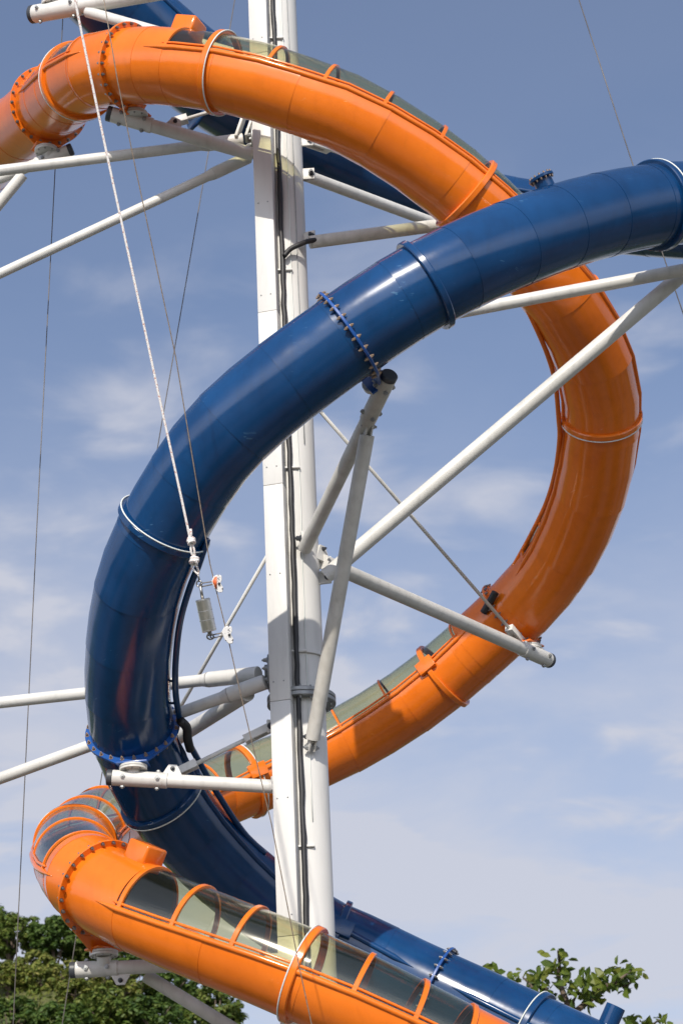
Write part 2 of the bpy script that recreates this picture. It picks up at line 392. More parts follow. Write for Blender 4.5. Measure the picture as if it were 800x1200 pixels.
def flange(path, root, q, mat, bmat, saddle=True, nb=24, tilt=0, drop=.15, aim=None, level=True):
    bm = bmesh.new(); hoop(path, bm, q, .035, -.016, .075, bev=.006); T, U, X = path.fr(q); c = path.c(q); R = path.rad_at(q)
    fl = obj('bolted_flange', bm, mat, root)
    for i in range(nb):
        t = 2 * math.pi * (i + .5) / nb; put_bolt(fl, c + (U * math.cos(t) + X * math.sin(t)) * (R + .045), T, bmat)
    if not saddle: return None
    if aim:                                              # turn the saddle plate until it hangs towards its support arm
        x0, y0, _ = proj(c); best = 1e9
        for k in range(-70, 71):
            a = rad(180 + k); e = U * math.cos(a) + X * math.sin(a); x1, y1, _ = proj(c + e); ln = math.hypot(x1 - x0, y1 - y0)
            sc = 1 - ((x1 - x0) * aim[0] + (y1 - y0) * aim[1]) / (ln * math.hypot(*aim))
            if sc < best: best = sc; tilt = rad(k); drop = max(.12, min(.34, math.hypot(*aim) / ln - R))
    a = rad(180) + tilt; down = U * math.cos(a) + X * math.sin(a); side = T.cross(down).normalized()
    Ro = R + .076; h = R + drop; w = .17; sp = rad(46)
    arc = [(Ro * math.sin(sp * (1 - 2 * i / 14)), Ro * math.cos(sp * (1 - 2 * i / 14))) for i in range(15)]
    poly = arc + [(-w, h - .02), (-w, h), (w, h), (w, h - .02)]
    bm = bmesh.new(); prism(bm, poly, c, side, down, T, .03); 
    dn = down if level is False else Vector((0, 0, -1)); s2 = dn.cross(T).normalized(); t2 = s2.cross(dn).normalized()
    box(bm, c + down * h, s2 * (w + .02), t2 * .13, dn * .012, .004); sharpen(bm)
    obj('saddle_plate', bm, mat, root); return c + down * h + dn * .013, dn, T
def band(path, root, q, mat, gasket_side=1, gm='gasket', full=True, t0=0, t1=2 * math.pi, w=.085, h=.055):
    bm = bmesh.new(); hoop(path, bm, q, w, -.002, h, t0, t1)
    b = obj('joint_band', bm, mat, root)
    bm = bmesh.new(); T, U, X = path.fr(q); c = path.c(q) + T * (w / 2 + .006) * gasket_side; R = path.rad_at(q)
    n = 64; pts = [c + (U * math.cos(t0 + (t1 - t0) * i / n) + X * math.sin(t0 + (t1 - t0) * i / n)) * (R + h - .004) for i in range(n + 1)]
    tube(bm, pts, .009, 8)
    if gm: obj('gasket', bm, M[gm], b)
    return b
def rail(path, root, a, b, th, mat, r=.036, dr=.004, taper=.3, name='side_rail'):
    st = path.stations(a, b); ext = [a + taper * .33, a + taper, b - taper, b - taper * .33]
    st = sorted(set(st + ext)); pts = [path.pt(q, th, dr) for q in st]
    rr = [r * max(.06, min(1, (q - a) / taper, (b - q) / taper)) for q in st]
    bm = bmesh.new(); tube(bm, pts, r, 10, True, rr); obj(name, bm, mat, root)

# ================================================================== the orange slide
OPTS = [(-6.204, 32.949, 22.816), (-5.510, 31.267, 22.171), (-4.896, 29.879, 21.674), (-4.316, 28.699, 21.245), (-3.771, 27.594, 20.838), (-3.268, 26.576, 20.466), (-2.742, 25.963, 20.160), (-2.247, 25.630, 19.916), (-1.773, 25.422, 19.698), (-1.315, 25.286, 19.504), (-0.873, 25.201, 19.305), (-0.453, 25.174, 19.083), (-0.030, 25.163, 18.890), (0.370, 25.207, 18.688), (0.750, 25.311, 18.475), (1.117, 25.454, 18.263), (1.473, 25.624, 18.047), (1.809, 25.817, 17.815), (2.128, 26.024, 17.565), (2.438, 26.270, 17.322), (2.746, 26.550, 17.086), (3.037, 26.867, 16.847), (3.287, 27.237, 16.597), (3.488, 27.660, 16.334), (3.616, 28.125, 16.060), (3.658, 28.610, 15.775), (3.631, 29.124, 15.496), (3.545, 29.649, 15.225), (3.394, 30.164, 14.963), (3.184, 30.659, 14.704), (2.912, 31.093, 14.458), (2.577, 31.447, 14.218), (2.204, 31.727, 13.970), (1.821, 31.994, 13.724), (1.425, 32.225, 13.475), (1.008, 32.387, 13.223), (0.573, 32.525, 12.991), (0.121, 32.629, 12.772), (-0.343, 32.673, 12.562), (-0.818, 32.634, 12.363), (-1.295, 32.511, 12.158), (-1.760, 32.299, 11.921), (-2.209, 31.973, 11.654), (-2.648, 31.478, 11.394), (-3.055, 30.794, 11.087), (-3.410, 29.852, 10.675), (-3.575, 28.303, 9.922), (-3.214, 26.541, 9.059), (-2.825, 26.124, 8.688), (-2.437, 25.848, 8.425), (-2.063, 25.654, 8.201), (-1.696, 25.513, 8.002), (-1.333, 25.408, 7.822), (-0.980, 25.335, 7.642), (-0.633, 25.292, 7.467), (-0.293, 25.284, 7.295), (0.040, 25.310, 7.122), (0.368, 25.364, 6.948), (0.695, 25.438, 6.777), (1.022, 25.527, 6.608), (1.349, 25.626, 6.438), (1.675, 25.734, 6.268), (2.001, 25.852, 6.096), (2.328, 25.977, 5.924)]
R_O, R_B = .515, .518
op = Path(OPTS, .56, radius=lambda p, q: R_O)
WIN_A = [rad(84), rad(88), rad(88), rad(97)]
RIB = [(.036, .014, .62), (.05, .02, .72), (.034, .014, .85), (.058, .022, .62)]
def O_(x, y): return op.s_at(x, y)
osl = thing('tube_slide', 'glossy orange spiral tube slide with tinted see-through roof panels', 'water slide', op.P[op.n // 2] * 1)
fl_o = [O_(58, 125), O_(152, 77), O_(598, 722), O_(120, 1041)]
bd_o = [O_(92, 94), O_(258, 84), O_(545, 228), O_(704, 487), O_(519, 793), O_(290, 916), O_(89, 992), O_(355, 1141)]
win_o = [(O_(20, 152), O_(116, 84)), (O_(212, 79), O_(628, 655)), (O_(556, 760), O_(101, 1024)), (O_(168, 1066), O_(534, 1231))]
win_o[0] = (fl_o[0] + .45, win_o[0][1])
cuts = sorted(set([0, op.len] + fl_o + bd_o))
for a, b in zip(cuts, cuts[1:]):                         # one moulded length of tube between two joints
    bm = bmesh.new(); segs = []; q = a
    for (w0, w1), W in zip(win_o, WIN_A):
        if w1 <= a or w0 >= b: continue
        u, v = max(a, w0), min(b, w1)
        if u > q + .01: segs.append((q, u, 0))
        segs.append((u, v, W)); q = v
    if q < b - .01: segs.append((q, b, 0))
    for u, v, k in segs:
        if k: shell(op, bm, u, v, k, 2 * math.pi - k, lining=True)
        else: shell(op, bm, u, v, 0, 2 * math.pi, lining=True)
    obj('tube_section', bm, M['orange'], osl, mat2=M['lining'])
for (w0, w1), W, (rib_w, rib_h, rib_d) in zip(win_o, WIN_A, RIB):
    for th in (W + rad(2), -W - rad(2)):
        rail(op, osl, w0 - .28, min(w1 + .28, op.len), th, M['orange'])
        rail(op, osl, w0 - .05, min(w1 + .05, op.len), th - math.copysign(rad(7.5), th), M['orange'], r=.016, dr=.008, taper=.06, name='panel_bead')
    edges = [w0] + [q for q in bd_o if w0 + .1 < q < w1 - .1] + [w1]
    for a, b in zip(edges, edges[1:]):
        bm = bmesh.new(); shell(op, bm, a + .004, b - .004, -W, W, th=.008, dr=-.004, lap=0); obj('roof_panel', bm, M['pane'], osl)
        k = max(1, round((b - a) / rib_d))
        for i in range(0, k + 1):
            q = a + (b - a) * i / k
            if any(abs(q - z) < .02 for z in bd_o): continue
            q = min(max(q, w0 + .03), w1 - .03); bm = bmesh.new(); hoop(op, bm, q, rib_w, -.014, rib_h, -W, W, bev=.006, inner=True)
            obj('roof_rib', bm, M['orange'], osl, mat2=M['ribshade'])
sad_o = [flange(op, osl, q, M['orange'], 'steel', True, 24, aim=d_) for q, d_ in zip(fl_o, ((-3, 50), (6, 48), (21, 34), (2, 73)))]
for i, q in enumerate(bd_o): band(op, osl, q, M['orange'], 1 if i in (1, 3) else -1, gm=None if i in (2, 4) else 'gasket', w=.05 if i == 6 else .085, h=.034 if i == 6 else .05)
for q in (O_(206, 78), O_(150, 1055)):                   # moulded hatch boxes on the crown of the tube
    T, U, X = op.fr(q); c = op.c(q) + U * (R_O + .04) + X * .02; bm = bmesh.new()
    box(bm, c, T * .17, X * .17, U * .15, .03); sharpen(bm, rad(50)); obj('vent_box', bm, M['orange'], osl)
T, U, X = op.fr(bd_o[4])
for bq in (bd_o[4], bd_o[5]):
    T, U, X = op.fr(bq); th = rad(88)
    for sg in (1, -1):
        d = U * math.cos(th) + X * math.sin(th) * sg; t = U * -math.sin(th) + X * math.cos(th) * sg
        bm = bmesh.new(); box(bm, op.c(bq) + d * (R_O + .045), T * .14, t * .10, d * .03, .008); sharpen(bm); obj('joint_plate', bm, M['orange'], osl)
def conduit(root, px, Zs, r, mat, name='water_pipe'):
    pts = spline([at(x, y, z) for (x, y), z in zip(px, Zs)], 6); bm = bmesh.new(); tube(bm, pts, r, 12); return obj(name, bm, mat, root)
def zpath(path, px): return [proj(path.c(path.s_at(*p)))[2] for p in px]
cpx = [(612, 352), (628, 385), (641, 416), (650, 448), (654, 490), (655, 515), (650, 553), (640, 588), (624, 622), (606, 655), (588, 685), (574, 704)]
conduit(osl, cpx, [z - .1 for z in zpath(op, cpx)], .034, M['orange'])
pc = [(566, 718), (574, 705), (580, 694)]
conduit(osl, pc, [z - .45 for z in zpath(op, pc)], .055, M['black'], 'pipe_coupler')
pc = [(11, 127), (13, 136), (19, 146)]
conduit(osl, pc, [z - .3 for z in zpath(op, pc)], .045, M['black'], 'pipe_coupler')

# ================================================================== the blue slide
FRONT = [(5.904, 26.528, 17.876), (5.286, 25.719, 17.411), (4.729, 25.087, 17.051), (4.226, 24.655, 16.786), (3.761, 24.384, 16.570), (3.308, 24.112, 16.326), (2.867, 23.829, 16.049), (2.444, 23.564, 15.758), (2.039, 23.348, 15.484), (1.654, 23.206, 15.239), (1.286, 23.145, 15.020), (0.933, 23.147, 14.820), (0.593, 23.181, 14.620), (0.261, 23.239, 14.418), (-0.066, 23.313, 14.219), (-0.388, 23.381, 14.010), (-0.707, 23.449, 13.796), (-1.013, 23.543, 13.577), (-1.306, 23.680, 13.357), (-1.568, 23.873, 13.130), (-1.803, 24.117, 12.892), (-2.027, 24.385, 12.653), (-2.233, 24.676, 12.406), (-2.405, 25.023, 12.155), (-2.530, 25.424, 11.902), (-2.626, 25.865, 11.646), (-2.692, 26.334, 11.388), (-2.715, 26.821, 11.124), (-2.662, 27.292, 10.855), (-2.529, 27.742, 10.593), (-2.328, 28.136, 10.336), (-2.092, 28.506, 10.086), (-1.818, 28.842, 9.848), (-1.516, 29.136, 9.615), (-1.182, 29.375, 9.393), (-0.834, 29.557, 9.167), (-0.463, 29.672, 8.955), (-0.066, 29.723, 8.768), (0.321, 29.734, 8.559), (0.705, 29.713, 8.342), (1.090, 29.659, 8.128), (1.470, 29.582, 7.912), (1.843, 29.485, 7.690), (2.210, 29.373, 7.467), (2.573, 29.258, 7.249), (2.933, 29.144, 7.035), (3.289, 29.032, 6.828), (3.642, 28.922, 6.625)]
far = [at(20, -95, 35.5), at(98, -33, 36.5), at(172, 36, 37), at(245, 96, 37.3), at(320, 146, 37.8), at(400, 183, 38.2), at(500, 221, 38.3), at(610, 246, 38.2), at(740, 262, 37.8), at(880, 268, 36.3), at(985, 256, 34.0), at(975, 243, 32)]
BP = [tuple(p) for p in far] + FRONT
def bl_rad(p, q):
    x, y, z = proj(p)
    if z > 35.3 and y < 300: return R_B + .18 * max(0, min(1, (345 - x) / 70))
    return R_B
bp = Path(BP, .40, radius=bl_rad)
smid = 0
for i in range(bp.n): 
    if proj(bp.P[i])[2] < 31.5: smid = i * bp.h; break
bp.smin = smid - 1
def B_(x, y): return bp.s_at(x, y)
bsl = thing('tube_slide', 'dark blue spiral tube slide that curls across the front of the white column', 'water slide', bp.c(B_(170, 700)))
fl_b = [B_(408, 395), B_(161, 852), B_(511, 1161)]
bd_b = [B_(768, 241), B_(499, 336), B_(195, 620), B_(189, 931), B_(391, 1106), B_(624, 1213)]
bp.smin = -1; bp.smax = smid - 2
fl_far = bp.s_at(250, 100)
bp.smin = smid - 1; bp.smax = 1e9
cuts = sorted(set([0, bp.len, fl_far, smid - 4.5] + fl_b + bd_b))
for a, b in zip(cuts, cuts[1:]):
    bm = bmesh.new(); shell(bp, bm, a, b, 0, 2 * math.pi); obj('tube_section', bm, M['blue'], bsl)
sad_b = [flange(bp, bsl, q, M['bluetrim'], bm_, sd_, 24, aim=ai, level=ai is None or ai[0] < 10) for q, bm_, sd_, ai in zip(fl_b, ('brass', 'brass', 'steel'), (True, True, False), ((30, 52), (1, 42), None))]
for i, q in enumerate(bd_b): band(bp, bsl, q, M['blue'], (-1, -1, -1, 1, 1, -1)[i], gm=None if i in (1, 4) else 'gasket')
bm = bmesh.new(); hoop(bp, bm, fl_far, .05, -.016, .07); obj('joint_band', bm, M['blue'], bsl)
T, U, X = bp.fr(fl_far); bm = bmesh.new(); h = bp.rad_at(fl_far)
prism(bm, [(-.62, h * .55), (.62, h * .55), (.12, h + .33), (-.12, h + .33)], bp.c(fl_far), X, -U, T, .05); obj('saddle_plate', bm, M['blue'], bsl)
for th in (rad(84), -rad(84)):
    rail(bp, bsl, fl_b[1] + .25, fl_b[2] - .3, th, M['blue'], .04); rail(bp, bsl, fl_b[2] + .3, bp.len, th, M['blue'], .04)
    rail(bp, bsl, 0, smid - 5, th, M['blue'], .045)
for bq in (bd_b[4],):
    T, U, X = bp.fr(bq); th = rad(84)
    for sg in (1, -1):
        d = U * math.cos(th) + X * math.sin(th) * sg; t = U * -math.sin(th) + X * math.cos(th) * sg
        bm = bmesh.new(); box(bm, bp.c(bq) + d * (R_B + .045), T * .17, t * .11, d * .035, .008); sharpen(bm); obj('joint_plate', bm, M['blue'], bsl)
def stub(q, th, r, h, bolts):
    T, U, X = bp.fr(q); d = U * math.cos(th) + X * math.sin(th); d = (d + Vector((0, 0, .0))).normalized()
    a = bp.c(q) + d * (R_B - .04); b = bp.c(q) + d * (R_B + h); bm = bmesh.new(); cyl(bm, a, b, r, n=28); sharpen(bm)
    s = obj('vent_stub', bm, M['blue'], bsl)
    if bolts:
        bm = bmesh.new(); cyl(bm, b - d * .02, b + d * .02, r + .042, n=28, chamfer=.006); sharpen(bm); f = obj('stub_flange', bm, M['blue'], s)
        Z, A, C = frame_of(d)
        for i in range(14):
            t = 2 * math.pi * i / 14; put_bolt(f, b + (A * math.cos(t) + C * math.sin(t)) * (r + .02), d, 'brass', .7)
stub(B_(661, 264), rad(-2), .115, .13, True)
stub(B_(692, 1247), rad(0), .125, .24, False)
cpx = [(243, 632), (233, 662), (221, 693), (211, 730), (206, 775), (206, 812), (210, 838), (213, 848)]
conduit(bsl, cpx, [z - .15 for z in zpath(bp, cpx)], .04, M['blue'])
pc = [(212, 845), (219, 853), (220, 866), (223, 878)]
conduit(bsl, pc, [z - .25 for z in zpath(bp, pc)], .058, M['black'], 'pipe_coupler')
pc = [(222, 872), (236, 897), (255, 930), (285, 975), (310, 1000)]
conduit(bsl, pc, [z - .18 for z in zpath(bp, pc)], .04, M['blue'])
for (x, y) in ((206, 824), (207, 798)):
    z = proj(bp.c(B_(x, y)))[2]; bm = bmesh.new(); cyl(bm, at(x - 9, y, z), at(x + 1, y, z - .15), .016, n=8); obj('pipe_bracket', bm, M['blue'], bsl)

# ================================================================== the column
AX = at(345, 600, 29.5); AX.z = 0
def zcol(y, front=0.0):                                  # distance of the column axis at a height seen at y
    lo, hi = 0, 40
    for _ in range(50):
        mid = (lo + hi) / 2
        if proj(Vector((AX.x, AX.y - front, mid)))[1] > y: lo = mid
        else: hi = mid
    return proj(Vector((AX.x, AX.y - front, lo)))[2], lo
def hcol(y, front=0.0): return zcol(y, front)[1]
RC = .295; TOP = 27.0
colm = thing('support_column', 'tall white steel column with a box channel running up its face', 'column', (AX.x, AX.y, 0))
V = lambda x, y, z: Vector((AX.x + x, AX.y + y, z))
hfl = hcol(822)
bm = bmesh.new(); cyl(bm, V(0, 0, 0), V(0, 0, hfl - .005), RC, n=56); sharpen(bm); obj('pole', bm, M['colwhite'], colm)
bm = bmesh.new(); cyl(bm, V(0, 0, hfl + .005), V(0, 0, TOP), RC - .004, n=56); sharpen(bm); obj('pole', bm, M['colwhite'], colm)
bm = bmesh.new(); cyl(bm, V(0, 0, hfl - .055), V(0, 0, hfl - .003), RC + .13, n=48, chamfer=.006); cyl(bm, V(0, 0, hfl + .003), V(0, 0, hfl + .055), RC + .13, n=48, chamfer=.006); sharpen(bm)
cf = obj('column_flange', bm, M['galv'], colm)
for i in range(18):
    t = 2 * math.pi * (i + .5) / 18; put_bolt(cf, V(math.cos(t) * (RC + .07), math.sin(t) * (RC + .07), hfl), Vector((0, 0, 1)), 'galv', 1.3)
bm = bmesh.new(); hh = hcol(773); cyl(bm, V(0, 0, hh - .02), V(0, 0, hh + .02), RC + .03, n=48); sharpen(bm); obj('collar', bm, M['colwhite'], colm)
YAW = rad(-13)
bx, by = Vector((math.cos(YAW), math.sin(YAW), 0)), Vector((-math.sin(YAW), math.cos(YAW), 0))
bc = V(-.225, -.345, 0)
joints = [0, 8.2, 11.1, 14.0, hcol(383), 20.6, 24, TOP]
for a, b in zip(joints, joints[1:]):
    bm = bmesh.new(); box(bm, Vector((bc.x, bc.y, (a + b) / 2)), bx * .128, by * .105, Vector((0, 0, (b - a) / 2 - .003)), .006); sharpen(bm)
    ch = obj('box_channel', bm, M['colwhite'], colm)
    z = a + .25
    while z < b:                                         # rivets in pairs
        for dx in (-.075, .055):
            bm = bmesh.new(); p = bc + bx * dx - by * .105; p = Vector((p.x, p.y, z)); cyl(bm, p + by * .003, p - by * .006, .009, n=10)
            obj('rivet', bm, M['galv'], ch)
        z += 1.42
cb = V(-.030, -.335, 0); random.seed(3); pts = []
for i in range(150):
    z = TOP * i / 149; pts.append(Vector((cb.x + random.uniform(-.006, .006), cb.y + random.uniform(-.008, .008), z)))
bm = bmesh.new(); tube(bm, pts, .034, 9, True, [random.uniform(.029, .037) for _ in pts]); obj('cable_bundle', bm, M['black'], colm)
for dx, dy, rr_, mt in ((.085, -.293, .006, 'gasket'), (.17, -.252, .006, 'galv')):
    bm = bmesh.new(); pts = [V(dx + .004 * math.sin(i * 1.3), dy, hcol(830) * .0 + TOP * i / 59) for i in range(60)]
    pts = [p for p in pts if p.z > (hcol(1010) if dx < .1 else hcol(560))]; tube(bm, pts, rr_, 8); obj('cable', bm, M[mt], colm)
for y in (60, 330, 560, 773, 822, 1000):
    bm = bmesh.new(); z = hcol(y); box(bm, V(-.06, -.30, z), Vector((.16, 0, 0)), Vector((0, .03, 0)), Vector((0, 0, .012)), .003); obj('channel_bracket', bm, M['colwhite'], colm)
bm = bmesh.new(); hz = [(333, 300), (340, 292), (350, 287), (360, 283), (372, 281)]
tube(bm, spline([at(x, y, zcol(y, .38)[0] + max(0, (x - 352)) * .009) for x, y in hz], 5), .035, 10); obj('cable', bm, M['black'], colm)
def lug(y, ang, out=.24, h=.13, parent=colm, z=None):
    z = hcol(y) if z is None else z; d = Vector((math.sin(ang), -math.cos(ang), 0)); s = Vector((d.y, -d.x, 0))
    bm = bmesh.new(); box(bm, V(0, 0, z) + d * (RC - .02 + out / 2), d * (out / 2 + .02), s * .018, Vector((0, 0, h)), .004); sharpen(bm)
    l = obj('lug', bm, M['white'], parent); put_bolt(l, V(0, 0, z) + d * (RC + out * .72), s, 'capgrey', 1.6); return V(0, 0, z) + d * (RC + out * .72)
# big bolted connection disc left of the column
for y, x in ((788, 311), (166, 290)):
    z = hcol(y); bm = bmesh.new(); a = V(-.30, -.02, z); cyl(bm, a + Vector((-.10, 0, 0)), a, .24, n=36, chamfer=.01); cyl(bm, a + Vector((-.14, 0, 0)), a + Vector((-.10, 0, 0)), .11, n=24); sharpen(bm)
    d_ = obj('connection_plate', bm, M['galv'], colm)
    for i in range(8):
        t = 2 * math.pi * i / 8; put_bolt(d_, a + Vector((-.09, math.cos(t) * .18, math.sin(t) * .18)), Vector((1, 0, 0)), 'galv', 1.2)
for dx in (-.40, -.54):
    z = hcol(150); bm = bmesh.new(); box(bm, V(dx, -.1, z), Vector((.02, 0, 0)), Vector((0, .10, 0)), Vector((.07, 0, .22)), .004); obj('gusset', bm, M['white'], colm)

for y, ang, f in ((681, 78, 0), (646, 14, 0), (876, 16, 0), (285, 70, 0), (206, 88, 0), (167, 88, 0), (399, 75, 0), (659, 98, 0), (922, -62, 0), (853, -75, 0)):
    lug(y, rad(ang), .15, .085)

# ================================================================== support arms and rods
GRP = 'white tubular arms that carry the slides'
def arm(label, A, B, dia, cap=False, sleeve=0, sad=None, inner=0, mat='white', tip=True, name='support_arm', cat='steel arm', lugs=(), fork=False):
    """Tubular arm from the column end A to the free end B."""
    t = thing(name, label, cat, A, GRP); T = (B - A).normalized(); r = dia / 2; L = (B - A).length
    a = A; b = B
    if inner:                                            # thicker tube on the column side
        bm = bmesh.new(); cyl(bm, A, A + T * inner, r * 1.28, n=28, chamfer=.008); cyl(bm, A + T * inner, A + T * (inner + .1), r * 1.28, r, n=28, cap=False); sharpen(bm); obj('thick_end', bm, M[mat], t); a = A + T * (inner + .05)
    bm = bmesh.new(); cyl(bm, a, b - T * (.02 if cap else 0), r, n=28); sharpen(bm); obj('tube', bm, M[mat], t)
    if sleeve:
        bm = bmesh.new(); cyl(bm, b - T * sleeve, b - T * .05, r * 1.16, n=28, chamfer=.006); sharpen(bm); s = obj('sleeve', bm, M[mat], t)
        Z, X, Y = frame_of(T)
        for k in (.18, sleeve - .12):
            for d in (X, Y):
                bm = bmesh.new(); cyl(bm, b - T * k - d * r * 1.55, b - T * k + d * r * 1.55, .016, n=8); cyl(bm, b - T * k - d * r * 1.40, b - T * k - d * r * 1.2, .03, n=6); cyl(bm, b - T * k + d * r * 1.2, b - T * k + d * r * 1.40, .03, n=6); sharpen(bm); obj('bolt', bm, M['galv'], s)
    if cap:
        bm = bmesh.new(); cyl(bm, b - T * .055, b + T * .02, r * 1.17, n=28, chamfer=.012); sharpen(bm); obj('end_cap', bm, M['capgrey'], t)
    if sad:
        p, down, T2 = sad; k = (p - A).dot(T); foot = A + T * k
        nrm = (foot - p); ln = nrm.length; nd = nrm.normalized()
        bm = bmesh.new(); cyl(bm, p + down * .001, p + down * .03, .17, n=28, chamfer=.004); cyl(bm, p + down * .033, p + down * .062, .17, n=28, chamfer=.004)
        cyl(bm, p + down * .05, p + down * .05 + (foot - p - down * .05), .085, n=20); sharpen(bm); f = obj('saddle_flange', bm, M[mat], t)
        Z, X, Y = frame_of(down)
        for i in range(8):
            q = 2 * math.pi * i / 8; put_bolt(f, p + down * .032 + (X * math.cos(q) + Y * math.sin(q)) * .135, down, 'steel', .7)
    if fork:                                             # slotted plates that pin the strut at both ends
        for c, d in ((A, -T), (B, T)):
            Z, X, Y = frame_of(d); bm = bmesh.new()
            for sg in (-1, 1): box(bm, c + d * .06 + X * .035 * sg, d * .09, X * .011, Y * .045, .003)
            sharpen(bm); f = obj('fork_plate', bm, M[mat], t); put_bolt(f, c + d * .11, X, 'galv', 1.5)
    for q in lugs:                                       # clevis plates: (position along arm, direction pixel target)
        k, d = q; c = A + T * k; d = (d - T * d.dot(T)).normalized(); s = T.cross(d)
        bm = bmesh.new(); prism(bm, [(-.16, 0), (.16, 0), (.05, r + .12), (-.05, r + .12)], c, T, d, s, .035); sharpen(bm); l = obj('clevis_plate', bm, M[mat], t)
        put_bolt(l, c + d * (r + .07), s, 'capgrey', 1.1)
    return t
def rod(label, A, B, dia, cl_a=.28, cl_b=.28, mat='white', cat='tie rod'):
    t = thing('tie_rod', label, cat, A, 'thin white tie rods'); T = (B - A).normalized(); Z, X, Y = frame_of(T)
    bm = bmesh.new(); cyl(bm, A, B, dia / 2, n=14); obj('rod', bm, M[mat], t)
    for c, d, l in ((A, T, cl_a), (B, -T, cl_b)):
        if not l: continue
        bm = bmesh.new()
        box(bm, c + d * (l / 2) + X * .045, d * (l / 2), X * .016, Y * .05, .004); box(bm, c + d * (l / 2) - X * .045, d * (l / 2), X * .016, Y * .05, .004); box(bm, c + d * (l - .06), d * .06, X * .03, Y * .048, .004)
        sharpen(bm); o = obj('clevis', bm, M[mat], t); put_bolt(o, c, X, 'capgrey', 1.3)
    return t
def zs(s): return proj(s[0])[2]
zc = lambda y, f=0.0: zcol(y, f)[0]
up = Vector((0, 0, 1))
# arms that end under a saddle: the free end lies below the saddle point
def under(s, px, py, dz=.0): return at(px, py, zs(s) + dz)
E1 = at(38, 17, 34.7); A1 = at(292, -27, zc(-27))
arm('black-capped white arm at the top left passing in front of the blue slide', A1, E1, .235, True, .9, (at(62, 3, 34.6), Vector((0, 0, -1)), None))
arm('short white strut branching off the top left arm and vanishing behind the orange slide', at(292, 68, zc(68)), at(103, 14, 34.2), .165, inner=.0)
E2 = under(sad_o[1], 127, 133, .02)
arm('white arm holding up the upper bolted orange flange left of the column', at(297, 181, zc(181, .25)), E2, .185, True, .62, sad_o[1], lugs=((1.15, up),))
arm('nearly level white arm running from the column top to the left edge', at(285, 164, zc(164, .05)), at(-190, 224, 31.4), .15, inner=.5)
E4 = under(sad_o[0], 84, 175)
arm('white arm with black cap under the outermost flange of the orange slide', at(-170, 279, zs(sad_o[0])), E4, .155, True, .55, sad_o[0])
arm('steep white strut rising to the capped arm at the left edge', at(-80, 335, zs(sad_o[0]) - .4), at(27, 205, zs(sad_o[0]) - .15), .165)
arm('long white arm sloping from the column top down to the left edge', at(292, 184, zc(184, .0)), at(-190, 410, 30.8), .135, inner=.55)
arm('white arm right of the column running parallel beneath the upper blue slide', at(359, 206, zc(206)), at(655, 316, 36.2), .165)
arm('grey dappled arm in the shade of the orange slide, right of the column', at(363, 284, zc(284, .2)), at(612, 251, 31.6), .175, mat='greywhite')
arm('white arm crossing the orange slide just below the blue one at the right', at(362, 399, zc(399, .1)), at(890, 299.5, 29.45), .165)
arm('long slanting white arm from mid column up to the right edge', at(381, 676, zc(676, .1)), at(798, 322.5, 29.92), .195, mat='white')
E10 = under(sad_b[0], 456, 440, -.22)
arm('grey arm pointing at the viewer with a round cap under the bolted blue flange', at(357, 643, zc(643, .36)), E10, .175, True, .75, sad_b[0], mat='greywhite')
zk = proj(at(357, 643, zc(643, .36)).lerp(E10, .72))[2]
arm('steep grey strut propping the round capped arm from lower on the column', at(366.5, 866, zc(866, .42)), at(430, 510, zk - .05), .178, mat='greywhite', cat='steel strut', fork=True)
E12 = under(sad_o[2], 643, 774, .0)
arm('white arm descending right to the lower bolted flange of the orange slide', at(378, 658, zc(658)), E12, .19, True, .75, sad_o[2], lugs=((0, up),))
arm('white arm with a bulky end, topmost of three meeting left of the mid column', at(303, 790, zc(790)), at(-150, 840, 31.8), .155, inner=.75)
arm('white arm with a dark scuff, middle of three meeting left of the mid column', at(311, 799, zc(799, .15)), at(-150, 967, 29.6), .15, inner=.5)
arm('short white arm going behind the blue slide, lowest of three left of the mid column', at(290, 813, zc(813)), at(165, 892, 31.6), .19)
E16 = under(sad_b[1], 127, 911, -.05)
arm('level white arm carrying the triangular bolted flange low on the blue slide', at(324, 922, zc(922, .12)), E16, .165, True, .72, sad_b[1], lugs=((1.27, up),))
E17 = under(sad_o[3], 84, 1137, .0)
arm('white arm with grey cap below the lowest orange flange, against the trees', at(345, 1124, zc(1124)), E17, .165, True, .55, sad_o[3], lugs=((2.05, -up),))
arm('greyish strut sloping right beneath the lowest orange length of tube', at(352, 1254, zc(1254)), at(172, 1144, zs(sad_o[3]) + .2), .16, mat='greywhite', cat='steel strut')
rod('thin white rod above the saddle arm under the top orange tube', at(202, 144, proj(E2)[2] + .6), at(300, 115, zc(115, .1)), .05, .22, .1)
rod('thin white rod leaving the right side of the column behind the orange slide', at(362, 167, zc(167)), at(640, 262, 36.0), .05, .42, 0)
rod('long thin white rod slanting from behind the blue slide to the lower right orange flange', at(362, 467, zc(467)), at(610, 752, proj(E12)[2] - .02), .05, .2, .36)
rod('thin white rod seen between the left side of the column and the blue slide', at(330, 622, zc(622, -.2)), at(182, 880, 31.5), .05, .1, .1)
rod('thin white rod above the level arm low on the blue slide', at(205, 907, proj(E16)[2] + .28), at(316, 853, zc(853, .05)), .055, .3, .34)

